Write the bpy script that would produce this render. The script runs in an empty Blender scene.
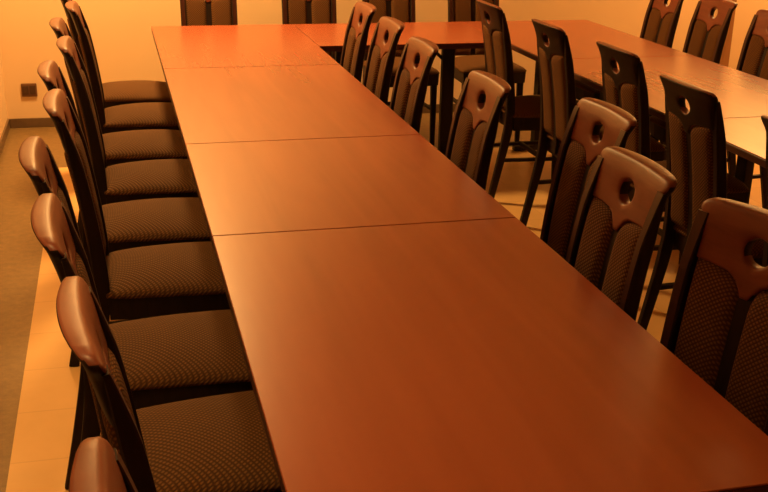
import bpy, bmesh, math, random
from mathutils import Vector, Euler

S = bpy.context.scene
COL = S.collection
random.seed(4)

# ------------------------------------------------------------------ materials
def new_mat(name):
    m = bpy.data.materials.new(name)
    m.use_nodes = True
    nt = m.node_tree
    b = nt.nodes['Principled BSDF']
    return m, nt, b

def N(nt, kind, **kw):
    n = nt.nodes.new(kind)
    for k, v in kw.items():
        setattr(n, k, v)
    return n

def ramp(nt, stops, fac):
    r = N(nt, 'ShaderNodeValToRGB')
    e = r.color_ramp.elements
    e[0].position, e[0].color = stops[0][0], (*stops[0][1], 1)
    e[1].position, e[1].color = stops[-1][0], (*stops[-1][1], 1)
    for p, c in stops[1:-1]:
        x = e.new(p); x.color = (*c, 1)
    nt.links.new(fac, r.inputs[0])
    return r.outputs[0]

def math_node(nt, op, a, b=None):
    n = N(nt, 'ShaderNodeMath', operation=op)
    for i, v in enumerate((a, b)):
        if v is None: continue
        if isinstance(v, (int, float)): n.inputs[i].default_value = v
        else: nt.links.new(v, n.inputs[i])
    return n.outputs[0]

def wood(name, dark, mid, light, rough, scale=(1, 1, 1), grain=9.0, coat=0.0, bump=0.02, spec=0.5, detail=6):
    m, nt, b = new_mat(name)
    tc = N(nt, 'ShaderNodeTexCoord')
    mp = N(nt, 'ShaderNodeMapping'); mp.inputs['Scale'].default_value = scale
    nt.links.new(tc.outputs['Object'], mp.inputs[0])
    info = N(nt, 'ShaderNodeObjectInfo')
    off = math_node(nt, 'MULTIPLY', info.outputs['Random'], 40.0)
    ad = N(nt, 'ShaderNodeVectorMath', operation='ADD')
    nt.links.new(mp.outputs[0], ad.inputs[0]); nt.links.new(off, ad.inputs[1])
    n1 = N(nt, 'ShaderNodeTexNoise'); n1.inputs['Scale'].default_value = grain
    n1.inputs['Detail'].default_value = detail; n1.inputs['Roughness'].default_value = 0.65
    n1.inputs['Distortion'].default_value = 0.4
    nt.links.new(ad.outputs[0], n1.inputs['Vector'])
    c = ramp(nt, [(0.3, dark), (0.5, mid), (0.72, light)], n1.outputs['Fac'])
    nt.links.new(c, b.inputs['Base Color'])
    b.inputs['Roughness'].default_value = rough
    b.inputs['Specular IOR Level'].default_value = spec
    b.inputs['Coat Weight'].default_value = coat
    b.inputs['Coat Roughness'].default_value = 0.2
    bp = N(nt, 'ShaderNodeBump'); bp.inputs['Strength'].default_value = bump; bp.inputs['Distance'].default_value = 0.002
    nt.links.new(n1.outputs['Fac'], bp.inputs['Height'])
    if bump > 0: nt.links.new(bp.outputs[0], b.inputs['Normal'])
    return m

def fabric():
    m, nt, b = new_mat('woven_brown_fabric')
    tc = N(nt, 'ShaderNodeTexCoord')
    sp = N(nt, 'ShaderNodeSeparateXYZ'); nt.links.new(tc.outputs['Object'], sp.inputs[0])
    t = math_node(nt, 'SUBTRACT', sp.outputs['X'], sp.outputs['Z'])
    f = 2 * math.pi / 0.0125
    a = math_node(nt, 'MULTIPLY', sp.outputs['Y'], f)
    c = math_node(nt, 'MULTIPLY', t, f)
    # staggered raised dots: sin(a+c)*sin(a-c)
    s1 = math_node(nt, 'SINE', math_node(nt, 'MULTIPLY', math_node(nt, 'ADD', a, c), 0.5))
    s2 = math_node(nt, 'SINE', math_node(nt, 'MULTIPLY', math_node(nt, 'SUBTRACT', a, c), 0.5))
    d = math_node(nt, 'ABSOLUTE', math_node(nt, 'MULTIPLY', s1, s2))
    col = ramp(nt, [(0.2, (0.068, 0.028, 0.0075)), (0.6, (0.132, 0.057, 0.015)), (0.95, (0.20, 0.090, 0.026))], d)
    nt.links.new(col, b.inputs['Base Color'])
    b.inputs['Roughness'].default_value = 0.85
    b.inputs['Specular IOR Level'].default_value = 0.25
    bp = N(nt, 'ShaderNodeBump'); bp.inputs['Strength'].default_value = 0.6; bp.inputs['Distance'].default_value = 0.002
    nt.links.new(d, bp.inputs['Height']); nt.links.new(bp.outputs[0], b.inputs['Normal'])
    return m

def plain(name, color, rough, spec=0.5, noise=0.0, nscale=3.0, metallic=0.0):
    m, nt, b = new_mat(name)
    b.inputs['Roughness'].default_value = rough
    b.inputs['Specular IOR Level'].default_value = spec
    b.inputs['Metallic'].default_value = metallic
    tc = N(nt, 'ShaderNodeTexCoord')
    n1 = N(nt, 'ShaderNodeTexNoise'); n1.inputs['Scale'].default_value = nscale; n1.inputs['Detail'].default_value = 4
    nt.links.new(tc.outputs['Object'], n1.inputs['Vector'])
    lo = tuple(c * (1 - noise) for c in color); hi = tuple(min(1, c * (1 + noise)) for c in color)
    nt.links.new(ramp(nt, [(0.3, lo), (0.7, hi)], n1.outputs['Fac']), b.inputs['Base Color'])
    return m

FX, FY = -0.565, 3.46        # where the dark stone border of the floor begins
def floor_material():
    m, nt, b = new_mat('floor_tiles')
    tc = N(nt, 'ShaderNodeTexCoord')
    sp = N(nt, 'ShaderNodeSeparateXYZ'); nt.links.new(tc.outputs['Object'], sp.inputs[0])
    # light field: pale laminate boards
    br = N(nt, 'ShaderNodeTexBrick'); br.offset = 0.5
    br.inputs['Color1'].default_value = (0.80, 0.49, 0.19, 1)
    br.inputs['Color2'].default_value = (0.84, 0.52, 0.21, 1)
    br.inputs['Mortar'].default_value = (0.72, 0.43, 0.17, 1)
    br.inputs['Scale'].default_value = 1.0
    br.inputs['Mortar Size'].default_value = 0.003
    br.inputs['Brick Width'].default_value = 0.6
    br.inputs['Row Height'].default_value = 0.3
    nt.links.new(tc.outputs['Object'], br.inputs['Vector'])
    n1 = N(nt, 'ShaderNodeTexNoise'); n1.inputs['Scale'].default_value = 5; n1.inputs['Detail'].default_value = 5
    nt.links.new(tc.outputs['Object'], n1.inputs['Vector'])
    mixn = N(nt, 'ShaderNodeMixRGB', blend_type='MULTIPLY'); mixn.inputs[0].default_value = 0.5
    nt.links.new(br.outputs['Color'], mixn.inputs[1])
    nt.links.new(ramp(nt, [(0.3, (0.8, 0.78, 0.74)), (0.7, (1, 1, 1))], n1.outputs['Fac']), mixn.inputs[2])
    # border: speckled olive brown stone
    n2 = N(nt, 'ShaderNodeTexNoise'); n2.inputs['Scale'].default_value = 28; n2.inputs['Detail'].default_value = 8
    n2.inputs['Roughness'].default_value = 0.7
    nt.links.new(tc.outputs['Object'], n2.inputs['Vector'])
    stone = ramp(nt, [(0.3, (0.14, 0.085, 0.034)), (0.55, (0.21, 0.13, 0.05)), (0.8, (0.30, 0.19, 0.08))], n2.outputs['Fac'])
    a = math_node(nt, 'LESS_THAN', sp.outputs['X'], FX)
    c = math_node(nt, 'GREATER_THAN', sp.outputs['Y'], FY)
    mask = math_node(nt, 'MAXIMUM', a, c)
    mx = N(nt, 'ShaderNodeMixRGB')
    nt.links.new(mask, mx.inputs[0]); nt.links.new(mixn.outputs[0], mx.inputs[1]); nt.links.new(stone, mx.inputs[2])
    nt.links.new(mx.outputs[0], b.inputs['Base Color'])
    b.inputs['Roughness'].default_value = 0.3
    return m

TABLE = wood('mahogany_veneer', (0.295, 0.070, 0.030), (0.32, 0.077, 0.034), (0.345, 0.085, 0.037), 0.27,
             scale=(7, 0.55, 7), grain=1.6, detail=2, bump=0.0, spec=0.55)
EDGE = wood('dark_edge_band', (0.05, 0.014, 0.008), (0.07, 0.02, 0.01), (0.09, 0.026, 0.013), 0.4, scale=(3, 3, 3))
CREST = wood('mahogany_crest', (0.15, 0.041, 0.021), (0.185, 0.050, 0.026), (0.215, 0.060, 0.031), 0.42,
             scale=(6, 1, 6), grain=6, bump=0.01, spec=0.35)
FRAME = wood('black_brown_stain', (0.010, 0.005, 0.004), (0.016, 0.008, 0.006), (0.024, 0.011, 0.008), 0.5,
             scale=(6, 6, 1), grain=8, spec=0.25)
STILE = wood('dark_mahogany_stile', (0.035, 0.010, 0.006), (0.05, 0.014, 0.008), (0.065, 0.018, 0.010), 0.45,
             scale=(6, 6, 1), grain=8, spec=0.3)
FABRIC = fabric()
METAL = plain('black_coated_steel', (0.012, 0.010, 0.009), 0.45)
WALL = plain('apricot_wall_paint', (0.84, 0.62, 0.38), 0.75, 0.3, 0.03, 1.2)
CEIL = plain('cream_ceiling_paint', (0.80, 0.70, 0.55), 0.8, 0.3, 0.02)
BASE = plain('brown_stone_skirting', (0.14, 0.085, 0.045), 0.4, 0.5, 0.15, 12)
POST = wood('door_casing_wood', (0.25, 0.11, 0.04), (0.30, 0.135, 0.05), (0.36, 0.16, 0.06), 0.45, scale=(6, 6, 0.6), grain=3)
SOCK = plain('brown_plastic', (0.16, 0.075, 0.035), 0.4)
SOCK_D = plain('dark_brown_plastic', (0.07, 0.032, 0.016), 0.45)
FLOOR = floor_material()

# ------------------------------------------------------------------ mesh helpers
def link(name, bm, mat, parent=None, smooth=False, loc=None):
    bmesh.ops.recalc_face_normals(bm, faces=bm.faces[:])
    me = bpy.data.meshes.new(name)
    bm.to_mesh(me); bm.free()
    me.materials.append(mat)
    if smooth:
        for p in me.polygons: p.use_smooth = True
    o = bpy.data.objects.new(name, me)
    COL.objects.link(o)
    if parent: o.parent = parent
    if loc: o.location = loc
    return o

def box(bm, x0, x1, y0, y1, z0, z1, bev=0.0, seg=2):
    r = bmesh.ops.create_cube(bm, size=1)
    vs = r['verts']
    for v in vs:
        v.co = Vector(((x0 + x1) / 2 + v.co.x * (x1 - x0), (y0 + y1) / 2 + v.co.y * (y1 - y0), (z0 + z1) / 2 + v.co.z * (z1 - z0)))
    if bev:
        es = {e for v in vs for e in v.link_edges}
        bmesh.ops.bevel(bm, geom=list(es), offset=bev, segments=seg, affect='EDGES', profile=0.5)
    return bm

def cat(pts, n):
    """Catmull-Rom samples through pts (tuples)."""
    out = []
    P = [Vector(p) for p in pts]
    P = [2 * P[0] - P[1]] + P + [2 * P[-1] - P[-2]]
    for i in range(1, len(P) - 2):
        for k in range(n):
            t = k / n
            a, b, c, d = P[i - 1], P[i], P[i + 1], P[i + 2]
            out.append(0.5 * ((2 * b) + (c - a) * t + (2 * a - 5 * b + 4 * c - d) * t * t + (3 * b - a - 3 * c + d) * t ** 3))
    out.append(P[-2].copy())
    return out

def sweep(bm, path, sizes, bev=0.28):
    """Octagonal (chamfered rectangle) section swept along path; sizes = [(side, depth)] per point; side is along Y when the path is in XZ."""
    rings = []
    n = len(path)
    for i, p in enumerate(path):
        t = (path[min(i + 1, n - 1)] - path[max(i - 1, 0)]).normalized()
        ref = Vector((0, 1, 0)) if abs(t.y) < 0.8 else Vector((0, 0, 1))
        u = (ref - t * ref.dot(t)).normalized()
        w = t.cross(u)
        a, b = sizes[i][0] / 2, sizes[i][1] / 2
        c = bev * min(a, b) * 2 * 0.5
        sec = [(a - c, b), (a, b - c), (a, -b + c), (a - c, -b), (-a + c, -b), (-a, -b + c), (-a, b - c), (-a + c, b)]
        rings.append([bm.verts.new(p + u * x + w * y) for x, y in sec])
    for r, q in zip(rings, rings[1:]):
        for k in range(8):
            bm.faces.new((r[k], r[(k + 1) % 8], q[(k + 1) % 8], q[k]))
    bm.faces.new(rings[0][::-1]); bm.faces.new(rings[-1])
    return bm

def tube(bm, a, b, r, n=10):
    a, b = Vector(a), Vector(b)
    return sweep(bm, [a, a.lerp(b, .5), b], [(2 * r, 2 * r)] * 3, 0.55)

# ------------------------------------------------------------------ thing helpers
def thing(name, label, category, loc, rz=0.0, group=None):
    o = bpy.data.objects.new(name, None)
    o.empty_display_size = 0.1
    COL.objects.link(o)
    o.location = loc; o.rotation_euler = (0, 0, rz)
    o['label'] = label; o['category'] = category
    if group: o['group'] = group
    return o

def dup(root, loc, rz, label, group):
    r = root.copy(); COL.objects.link(r)
    r.location = loc; r.rotation_euler = (0, 0, rz)
    r['label'] = label; r['group'] = group
    for ch in list(root.children):
        c = ch.copy(); COL.objects.link(c); c.parent = r
        for g in list(ch.children):
            d = g.copy(); COL.objects.link(d); d.parent = c
    return r

def struct(name, bm, mat):
    o = link(name, bm, mat)
    o['kind'] = 'structure'
    return o

# ------------------------------------------------------------------ the setting
XL, XR, YB, YN, H = -0.89, 4.85, 4.47, -8.0, 2.85
T = 0.12
struct('floor', box(bmesh.new(), XL - T, XR + T, YN - T, YB + T, -0.1, 0), FLOOR)
struct('ceiling', box(bmesh.new(), XL - T, XR + T, YN - T, YB + T, H, H + 0.1), CEIL)
struct('wall_back', box(bmesh.new(), XL - T, XR + T, YB, YB + T, 0, H), WALL)
struct('wall_left', box(bmesh.new(), XL - T, XL, YN, YB, 0, H), WALL)
struct('wall_right', box(bmesh.new(), XR, XR + T, YN, YB, 0, H), WALL)
struct('wall_front', box(bmesh.new(), XL - T, XR + T, YN - T, YN, 0, H), WALL)
struct('baseboard_back', box(bmesh.new(), XL + 0.012, XR - 0.012, YB - 0.012, YB, 0, 0.06, 0.003), BASE)
struct('baseboard_left', box(bmesh.new(), XL, XL + 0.012, YN, YB, 0, 0.06, 0.003), BASE)
struct('baseboard_right', box(bmesh.new(), XR - 0.012, XR, YN, YB, 0, 0.06, 0.003), BASE)
struct('trim_1', box(bmesh.new(), 4.05, 4.16, YB - 0.035, YB - 0.0, 0, 2.2, 0.006), POST)

# wall socket low on the back wall
sk = thing('wall_socket', 'small brown socket plate low on the back wall in the left corner', 'socket', (-0.742, YB, 0.24))
link('cover_plate', box(bmesh.new(), -0.047, 0.047, -0.012, 0, -0.042, 0.042, 0.005), SOCK, sk)
def ins(x):
    bm = bmesh.new()
    box(bm, x - 0.018, x + 0.018, -0.0155, -0.0115, -0.027, 0.027, 0.003)
    return bm
for x in (-0.021, 0.021):
    link('socket_insert', ins(x), SOCK_D, sk)

# ------------------------------------------------------------------ tables
ZT = 0.75
def make_table(label, x0, x1, y0, y1, along, group, legx=None, insets=(0.2, 0.2)):
    """along = axis of the long side ('x' or 'y')."""
    cx, cy = (x0 + x1) / 2, (y0 + y1) / 2
    t = thing('conference_table', label, 'table', (cx, cy, 0), 0 if along == 'y' else math.pi / 2, group)
    L, W = ((y1 - y0), (x1 - x0)) if along == 'y' else ((x1 - x0), (y1 - y0))
    g = 0.002
    top = link('tabletop', box(bmesh.new(), -W / 2 + g, W / 2 - g, -L / 2 + g, L / 2 - g, ZT - 0.004, ZT, 0.0015, 1), TABLE, t)
    link('edge_band', box(bmesh.new(), -W / 2 + g, W / 2 - g, -L / 2 + g, L / 2 - g, ZT - 0.03, ZT - 0.0045, 0.002, 1), EDGE, t)
    ox = (0 if legx is None else legx - cx)
    for s, inset in ((-1, insets[0]), (1, insets[1])):
        y = s * (L / 2 - inset)
        bm = bmesh.new()
        box(bm, ox - 0.02, ox + 0.02, y - 0.036, y + 0.036, 0.03, ZT - 0.052, 0.005)
        lg = link('leg', bm, METAL, t)
        bm = bmesh.new(); box(bm, ox - 0.14, ox + 0.14, y - 0.022, y + 0.022, 0, 0.031, 0.006)
        link('foot', bm, METAL, lg)
        bm = bmesh.new(); box(bm, ox - 0.2, ox + 0.2, y - 0.02, y + 0.02, ZT - 0.053, ZT - 0.0305, 0.003)
        link('crossbar', bm, METAL, lg)
        bm = bmesh.new(); tube(bm, (ox, y - s * 0.16, ZT - 0.035), (ox, y - s * 0.03, ZT - 0.15), 0.009)
        link('brace', bm, METAL, lg)
    bm = bmesh.new()
    for sx in (-1, 1):
        box(bm, ox + sx * 0.17 - 0.012, ox + sx * 0.17 + 0.012, -L / 2 + 0.1, L / 2 - 0.1, ZT - 0.062, ZT - 0.0305, 0.002)
    link('under_rail', bm, METAL, t)
    return t

W = 0.8
G1 = 'mahogany tables in the long left run'
G2 = 'mahogany tables in the right run'
make_table('large mahogany table nearest the camera, filling the bottom of the photo', 0, W, -1.293, 0, 'y', G1, 0.31, (0.075, 0.2))
make_table('mahogany table second from the camera in the left run, between two cross seams', 0, W, 0, 0.924, 'y', G1, 0.31, (0.2, 0.3))
make_table('mahogany table third from the camera in the left run, just before the corner table', 0, W, 0.924, 2.284, 'y', G1, 0.31, (0.2, 0.2))
make_table('corner mahogany table at the far left end, beside the apricot wall', 0, W, 2.284, 3.586, 'y', G1, 0.31, (0.2, 0.2))
make_table('cross table at the back joining the left and right runs, greyish sheen on its top', W, 1.808, 2.807, 3.586, 'x', 'mahogany table across the back')
make_table('far right corner mahogany table where the back run meets the right run', 1.808, 1.808 + W, 2.284, 3.586, 'y', G2, 2.245, (0.2, 0.2))
make_table('second mahogany table in the right run, with dark chair backs along both sides', 1.808, 1.808 + W, 0.98, 2.284, 'y', G2, 2.245, (0.2, 0.2))
make_table('nearest mahogany table of the right run, cut off by the right photo edge', 1.808, 1.808 + W, -0.324, 0.98, 'y', G2, 2.245, (0.2, 0.2))

# ------------------------------------------------------------------ the chair (faces +X, origin on the floor under the seat centre)
BACK = [(-0.335, 0, 0), (-0.300, 0, 0.16), (-0.264, 0, 0.34), (-0.252, 0, 0.46), (-0.260, 0, 0.60), (-0.284, 0, 0.78), (-0.315, 0, 0.93), (-0.334, 0, 0.99)]
BPATH = cat(BACK, 6)
def bx(z):
    for a, b in zip(BPATH, BPATH[1:]):
        if a.z <= z <= b.z:
            return a.x + (b.x - a.x) * (z - a.z) / max(1e-9, b.z - a.z)
    return BPATH[-1].x
def hollow(y, z):                       # plan curve of the back: centre set back
    k = 0.006 + 0.013 * max(0.0, min(1.0, (z - 0.45) / 0.5))
    return k * ((y / 0.2) ** 2 - 1)
def bsurf(y, z, d):                     # point on the back; d = offset to the front (+X)
    return Vector((bx(z) + hollow(y, z) + d, y, z - 0.15 * d * 0))

def crest_bm():
    half_ = [(0, 0.988), (0.07, 0.9875), (0.125, 0.986), (0.150, 0.984), (0.161, 0.980), (0.167, 0.973), (0.168, 0.965), (0.162, 0.956),
             (0.155, 0.944), (0.150, 0.925), (0.149, 0.90), (0.149, 0.864), (0.10, 0.865), (0.055, 0.861), (0.034, 0.852), (0.020, 0.836), (0.010, 0.82)]
    out = half_ + [(-y, z) for y, z in half_[::-1] if y > 0]
    cx, cz = 0.0, 0.914
    angs = sorted({round(math.atan2(z - cz, y - cx), 5) for y, z in out} | {round(-math.pi + 2 * math.pi * k / 36, 5) for k in range(36)})
    def hit(a):
        dx, dz = math.cos(a), math.sin(a); best = None
        for (x1, z1), (x2, z2) in zip(out, out[1:] + out[:1]):
            ex, ez = x2 - x1, z2 - z1
            den = dx * ez - dz * ex
            if abs(den) < 1e-12: continue
            t = ((x1 - cx) * ez - (z1 - cz) * ex) / den
            s = ((x1 - cx) * dz - (z1 - cz) * dx) / den
            if t > 0 and -1e-6 <= s <= 1 + 1e-6 and (best is None or t > best): best = t
        return best
    def hole(a):
        c, s = math.cos(a), math.sin(a)
        rx, rz = 0.034, (0.030 if s > 0 else 0.028)
        r = 1 / math.sqrt((c / rx) ** 2 + (s / rz) ** 2)
        return r
    fr = [(0, .72), (.05, .92), (.12, 1), (.35, 1), (.6, 1), (.8, 1), (.92, .98), (.975, .84), (1, .55)]
    bm = bmesh.new(); F, B = [], []
    for f, th in fr:
        rf, rb = [], []
        for a in angs:
            r0, r1 = hole(a), hit(a)
            r = r0 + (r1 - r0) * f
            y, z = cx + r * math.cos(a), cz + r * math.sin(a)
            half = (0.0145 + 0.005 * max(0, min(1, (z - 0.90) / 0.07))) * th * (1 - 0.42 * min(1, abs(y) / 0.168) ** 3)
            roll = -0.007 * max(0, (z - 0.94) / 0.05) ** 2
            rf.append(bm.verts.new(bsurf(y, z, half + roll)))
            rb.append(bm.verts.new(bsurf(y, z, -half + roll)))
        F.append(rf); B.append(rb)
    n = len(angs)
    for i in range(len(fr) - 1):
        for k in range(n):
            q = (k + 1) % n
            bm.faces.new((F[i][k], F[i + 1][k], F[i + 1][q], F[i][q]))
            bm.faces.new((B[i][k], B[i][q], B[i + 1][q], B[i + 1][k]))
    for k in range(n):
        q = (k + 1) % n
        bm.faces.new((F[-1][k], B[-1][k], B[-1][q], F[-1][q]))
        bm.faces.new((F[0][k], F[0][q], B[0][q], B[0][k]))
    return bm

def pad_bm(s):
    """one upholstered vertical back pad, bulging front and back; s = side."""
    bm = bmesh.new(); nu, nv = 12, 22
    def edge(v):
        z = 0.475 + v * 0.395
        tz = max(0.0, (z - 0.825) / 0.06)
        yi = 0.015 + 0.020 * min(1, tz) ** 1.5            # inner edge swings out round the crest point
        yo = 0.134 + 0.003 * v
        return yi, yo
    F, B = [], []
    for j in range(nv + 1):
        v = j / nv
        yi, yo = edge(v)
        rf, rb = [], []
        for i in range(nu + 1):
            u = i / nu
            y = yi + (yo - yi) * u
            ztop = 0.850 + 0.020 * math.sin(min(1, u * 1.25) * math.pi / 2)
            z = 0.475 + v * (ztop - 0.475)
            e = (1 - abs(2 * u - 1) ** 4) * (1 - abs(2 * v - 1) ** 14)
            d = 0.006 + 0.017 * max(0, e) ** 0.6
            rf.append(bm.verts.new(bsurf(s * y, z, d)))
            rb.append(bm.verts.new(bsurf(s * y, z, -d * 0.8)))
        F.append(rf); B.append(rb)
    for j in range(nv):
        for i in range(nu):
            bm.faces.new((F[j][i], F[j][i + 1], F[j + 1][i + 1], F[j + 1][i]))
            bm.faces.new((B[j][i], B[j + 1][i], B[j + 1][i + 1], B[j][i + 1]))
    for j in range(nv):
        bm.faces.new((F[j][0], F[j + 1][0], B[j + 1][0], B[j][0]))
        bm.faces.new((F[j][nu], B[j][nu], B[j + 1][nu], F[j + 1][nu]))
    for i in range(nu):
        bm.faces.new((F[0][i], B[0][i], B[0][i + 1], F[0][i + 1]))
        bm.faces.new((F[nv][i], F[nv][i + 1], B[nv][i + 1], B[nv][i]))
    return bm

def plan(u, v):
    """u,v in [-1,1] -> seat plan; u to the front, v to the side; rounded trapezoid."""
    x = 0.219 * u
    half = 0.182 + 0.030 * (u + 1) / 2
    x += 0.018 * (1 - v * v) * max(0, u)
    # round the corners
    c = max(0, abs(u) - 0.75) / 0.25; d = max(0, abs(v) - 0.75) / 0.25
    k = 1 - 0.045 * (c * d)
    return x * k - 0.030, half * v * k

def seat_bm():
    bm = bmesh.new(); n = 18
    T_, M, Bt = [], [], []
    for j in range(n + 1):
        rt, rb = [], []
        for i in range(n + 1):
            u, v = -1 + 2 * j / n, -1 + 2 * i / n
            # denser near the rim
            u = math.copysign(1 - (1 - abs(u)) ** 1.5, u); v = math.copysign(1 - (1 - abs(v)) ** 1.5, v)
            x, y = plan(u, v)
            e = max(0, (1 - abs(u) ** 6) * (1 - abs(v) ** 3.2))
            rt.append(bm.verts.new((x, y, 0.452 + 0.018 * e ** 0.45 + 0.034 * (1 - u * u) ** 0.8 * (1 - v * v) ** 0.8)))
            rb.append(bm.verts.new((x, y, 0.444)))
        T_.append(rt); Bt.append(rb)
    for j in range(n):
        for i in range(n):
            bm.faces.new((T_[j][i], T_[j][i + 1], T_[j + 1][i + 1], T_[j + 1][i]))
            bm.faces.new((Bt[j][i], Bt[j + 1][i], Bt[j + 1][i + 1], Bt[j][i + 1]))
    for k in range(n):
        bm.faces.new((T_[0][k], Bt[0][k], Bt[0][k + 1], T_[0][k + 1]))
        bm.faces.new((T_[n][k], T_[n][k + 1], Bt[n][k + 1], Bt[n][k]))
        bm.faces.new((T_[k][0], T_[k + 1][0], Bt[k + 1][0], Bt[k][0]))
        bm.faces.new((T_[k][n], Bt[k][n], Bt[k + 1][n], T_[k + 1][n]))
    return bm

def apron_bm():
    bm = bmesh.new()
    ring = []
    for f, z in ((0.99, 0.4435), (0.975, 0.375), (0.86, 0.375), (0.86, 0.4435)):
        pts = [(u, v) for u, v in [(-1, -1), (-1, 0), (-1, 1), (0, 1), (1, 1), (1, 0.5), (1, 0), (1, -0.5), (1, -1), (0, -1)]]
        ring.append([bm.verts.new((plan(u, v)[0] * f, plan(u, v)[1] * f, z)) for u, v in pts])
    n = 10
    for a in range(4):
        r, q = ring[a], ring[(a + 1) % 4]
        for k in range(n):
            bm.faces.new((r[k], r[(k + 1) % n], q[(k + 1) % n], q[k]))
    return bm

def make_chair(label, loc, rz, group):
    t = thing('dining_chair', label, 'chair', loc, rz, group)
    link('seat', seat_bm(), FABRIC, t, True)
    link('seat_frame', apron_bm(), FRAME, t)
    cr = link('crest_rail', crest_bm(), CREST, t, True)
    cr.data.materials.append(FRAME)
    for p in cr.data.polygons:          # veneered front and top, black-brown back and ends
        if p.normal.x < -0.25 and p.normal.z < 0.5 or abs(p.normal.y) > 0.8:
            p.material_index = 1
    for s in (-1, 1):
        link('back_pad', pad_bm(s), FABRIC, t, True)
    # splat: narrow strip of wood between the two pads
    bm = bmesh.new()
    zs = [0.40 + 0.44 * k / 12 for k in range(13)]
    sweep(bm, [bsurf(0, z, 0) for z in zs], [(0.036, 0.014)] * 13)
    link('splat', bm, FRAME, t)
    for s in (-1, 1):
        bm = bmesh.new()
        path = [Vector((p.x, s * (0.150 + 0.0030 * max(0, min(1, (p.z - 0.3) / 0.6))), p.z)) for p in BPATH if p.z <= 0.964]
        sz = [(0.028 + 0.002 * max(0, min(1, (p.z - 0.3) / 0.3)), 0.009 + 0.023 * max(0, min(1, (0.966 - p.z) / 0.12)) + 0.012 * math.exp(-((p.z - 0.44) / 0.25) ** 2)) for p in path]
        sweep(bm, path, sz)
        rl = link('rear_leg', bm, FRAME, t)
        rl.data.materials.append(STILE)
        for p in rl.data.polygons:
            if p.normal.x > 0.75 and p.center.z > 0.5: p.material_index = 1
    for s in (-1, 1):
        bm = bmesh.new()
        path = [Vector((0.146 + 0.010 * (1 - k / 5), s * 0.178, 0.425 * k / 5)) for k in range(6)]
        sweep(bm, path, [(0.026 + 0.012 * k / 5, 0.026 + 0.012 * k / 5) for k in range(6)])
        link('front_leg', bm, FRAME, t)
    for s in (-1, 1):
        bm = bmesh.new()
        a, b = Vector((-0.286, s * 0.150, 0.22)), Vector((0.150, s * 0.178, 0.22))
        sweep(bm, [a, a.lerp(b, .5), b], [(0.024, 0.016)] * 3)
        link('stretcher', bm, FRAME, t)
    bm = bmesh.new()
    a, b = Vector((-0.06, -0.166, 0.22)), Vector((-0.06, 0.166, 0.22))
    sweep(bm, [a, a.lerp(b, .5), b], [(0.024, 0.016)] * 3)
    link('stretcher', bm, FRAME, t)
    return t

PI = math.pi
CH = None
def place(x, y, deg, label, group):
    global CH
    loc, rz = (x, y, 0), math.radians(deg)
    if CH is None:
        CH = make_chair(label, loc, rz, group)
        return CH
    return dup(CH, loc, rz, label, group)

GL = 'chairs along the left side of the left run'
left = [
    (-0.100, 3.258, 0, 'brown fabric chair at the far end of the left row, nearest the back wall'),
    (-0.035, 2.678, 0, 'brown fabric chair second from the back wall in the left row'),
    (-0.079, 2.108, 0, 'brown fabric chair third from the back wall in the left row'),
    (-0.032, 1.588, 0, 'brown fabric chair fourth from the back wall in the left row'),
    (-0.069, 1.058, 0, 'brown fabric chair fifth from the back wall, left row, beside the second table'),
    (-0.029, 0.568, 0, 'brown fabric chair sixth from the back wall, left row, far side of the nearest seam'),
    (-0.054, 0.003, 2, 'left-row chair pulled farthest out, its rosy crest standing free over the stone border'),
    (0.001, -0.482, 3, 'left-row chair with the broad rosy crest between the free-standing and the nearest full crest'),
    (0.065, -0.947, 5, 'left-row chair with the largest fully visible rosy crest, dotted pad and seat at the bottom'),
    (0.098, -1.487, 4, 'left-row chair nearest the camera, only its crest tip at the bottom edge'),
]
for x, y, a, l in left: place(x, y, a, l, GL)

GR = 'chairs along the right side of the left run'
right = [
    (0.635, 2.535, 'orange-lit chair farthest away on the right side of the left table run'),
    (0.625, 1.99, 'orange-lit chair second from the far end, right side of the left table run'),
    (0.600, 1.41, 'orange-lit chair third from the far end, right side of the left table run'),
    (0.610, 0.68, 'orange-lit chair standing alone mid-table on the right side of the left run'),
    (0.795, 0.21, 'chair pulled out from the table, half hidden behind the next wooden crest'),
    (0.615, -0.34, 'chair with glossy crest overlapping the pulled-out one, second nearest on the table\'s right'),
    (0.690, -0.86, 'nearest chair on the table\'s right, cut by the photo edge, big round handle hole'),
]
for x, y, l in right: place(x, y, 195 if y < -0.8 else 180, l, GR)

GI = 'shadowed chairs along the inner side of the right run'
inner = [
    (1.945, 2.56, 'dark chair seen from behind, farthest in the inner row of the right tables'),
    (1.965, 1.85, 'dark chair seen from behind, second from the far end of the inner right row'),
    (1.985, 1.21, 'dark chair seen from behind, middle of the inner right row'),
    (1.895, 0.52, 'dark chair seen from behind, second nearest in the inner right row'),
    (1.885, -0.09, 'dark chair seen from behind, cut off by the right photo edge'),
]
for x, y, l in inner: place(x, y, 0, l, GI)

GO = 'chairs along the outer side of the right run'
outer = [
    (2.55, 3.09, 'dark chair at the right wall side, farthest of the three beyond the right tables'),
    (2.56, 2.60, 'middle dark chair beyond the right tables, left of the wooden door casing'),
    (2.56, 2.06, 'dark chair beyond the right tables, right of the wooden casing at the photo edge'),
]
for x, y, l in outer: place(x, y, 180, l, GO)

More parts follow.
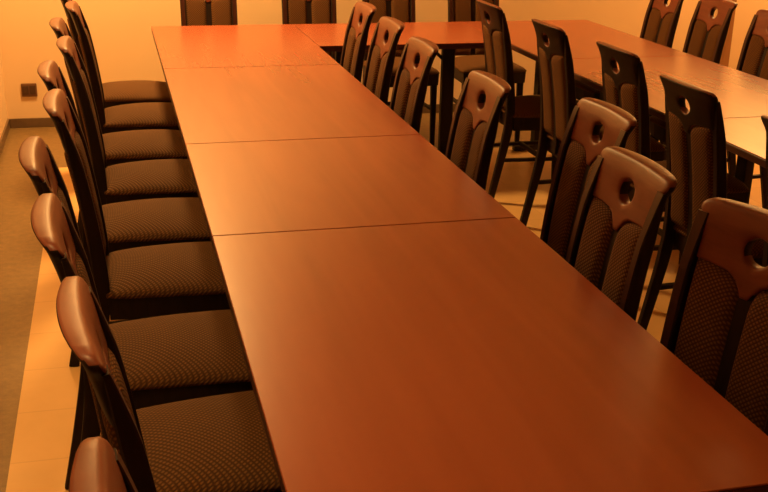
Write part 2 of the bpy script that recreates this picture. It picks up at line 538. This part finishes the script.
GB = 'chairs along the back wall'
back = [
    (0.36, 3.75, 'dark chair on the far side of the corner table, leftmost along the back wall'),
    (0.97, 3.75, 'dark chair against the back wall, second from the left beyond the cross table'),
    (1.475, 3.75, 'dark chair against the back wall, third from the left, partly behind orange crests'),
    (2.03, 3.75, 'dark chair against the back wall, rightmost, half hidden by the nearer chair back'),
]
for x, y, l in back: place(x, y, -90, l, GB)

# ------------------------------------------------------------------ light
WARM = (1.0, 0.56, 0.18)
def lamp(name, loc, power, size=0.4, color=WARM):
    L = bpy.data.lights.new(name, 'AREA'); L.shape = 'DISK'; L.energy = power; L.color = color; L.size = size
    o = bpy.data.objects.new(name, L); o.location = loc; COL.objects.link(o)
    return o
lamp('ceiling_lamp', (0.0, 3.6, 2.83), 118)
lamp('ceiling_lamp', (4.3, 3.9, 2.45), 64, 0.9)
def downlight(name, loc, power, cone, color=WARM):
    L = bpy.data.lights.new(name, 'SPOT'); L.energy = power; L.color = color
    L.spot_size = math.radians(cone); L.spot_blend = 1.0; L.shadow_soft_size = 0.08
    o = bpy.data.objects.new(name, L); o.location = loc; COL.objects.link(o)
    return o
downlight('downlight', (-0.58, 0.9, 2.84), 140, 84)
downlight('downlight', (-0.58, -1.0, 2.84), 150, 84)

w = bpy.data.worlds.new('World'); S.world = w; w.use_nodes = True
w.node_tree.nodes['Background'].inputs[0].default_value = (1.0, 0.6, 0.3, 1)
w.node_tree.nodes['Background'].inputs[1].default_value = 0.02

# ------------------------------------------------------------------ camera
cd = bpy.data.cameras.new('Camera')
cd.sensor_width = 36.0; cd.sensor_fit = 'HORIZONTAL'
cd.lens = 1061.48 / 768 * 36.0
cd.clip_start = 0.05
co = bpy.data.objects.new('Camera', cd)
co.location = (-0.2003, -2.4938, 1.6190)
co.rotation_euler = Euler((1.22574, -0.01937, -0.24416), 'XYZ')
COL.objects.link(co)
S.camera = co

S.view_settings.view_transform = 'Standard'
S.view_settings.look = 'None'
S.view_settings.gamma = 1.0
S.view_settings.use_curve_mapping = False
S.view_settings.exposure = 0.0
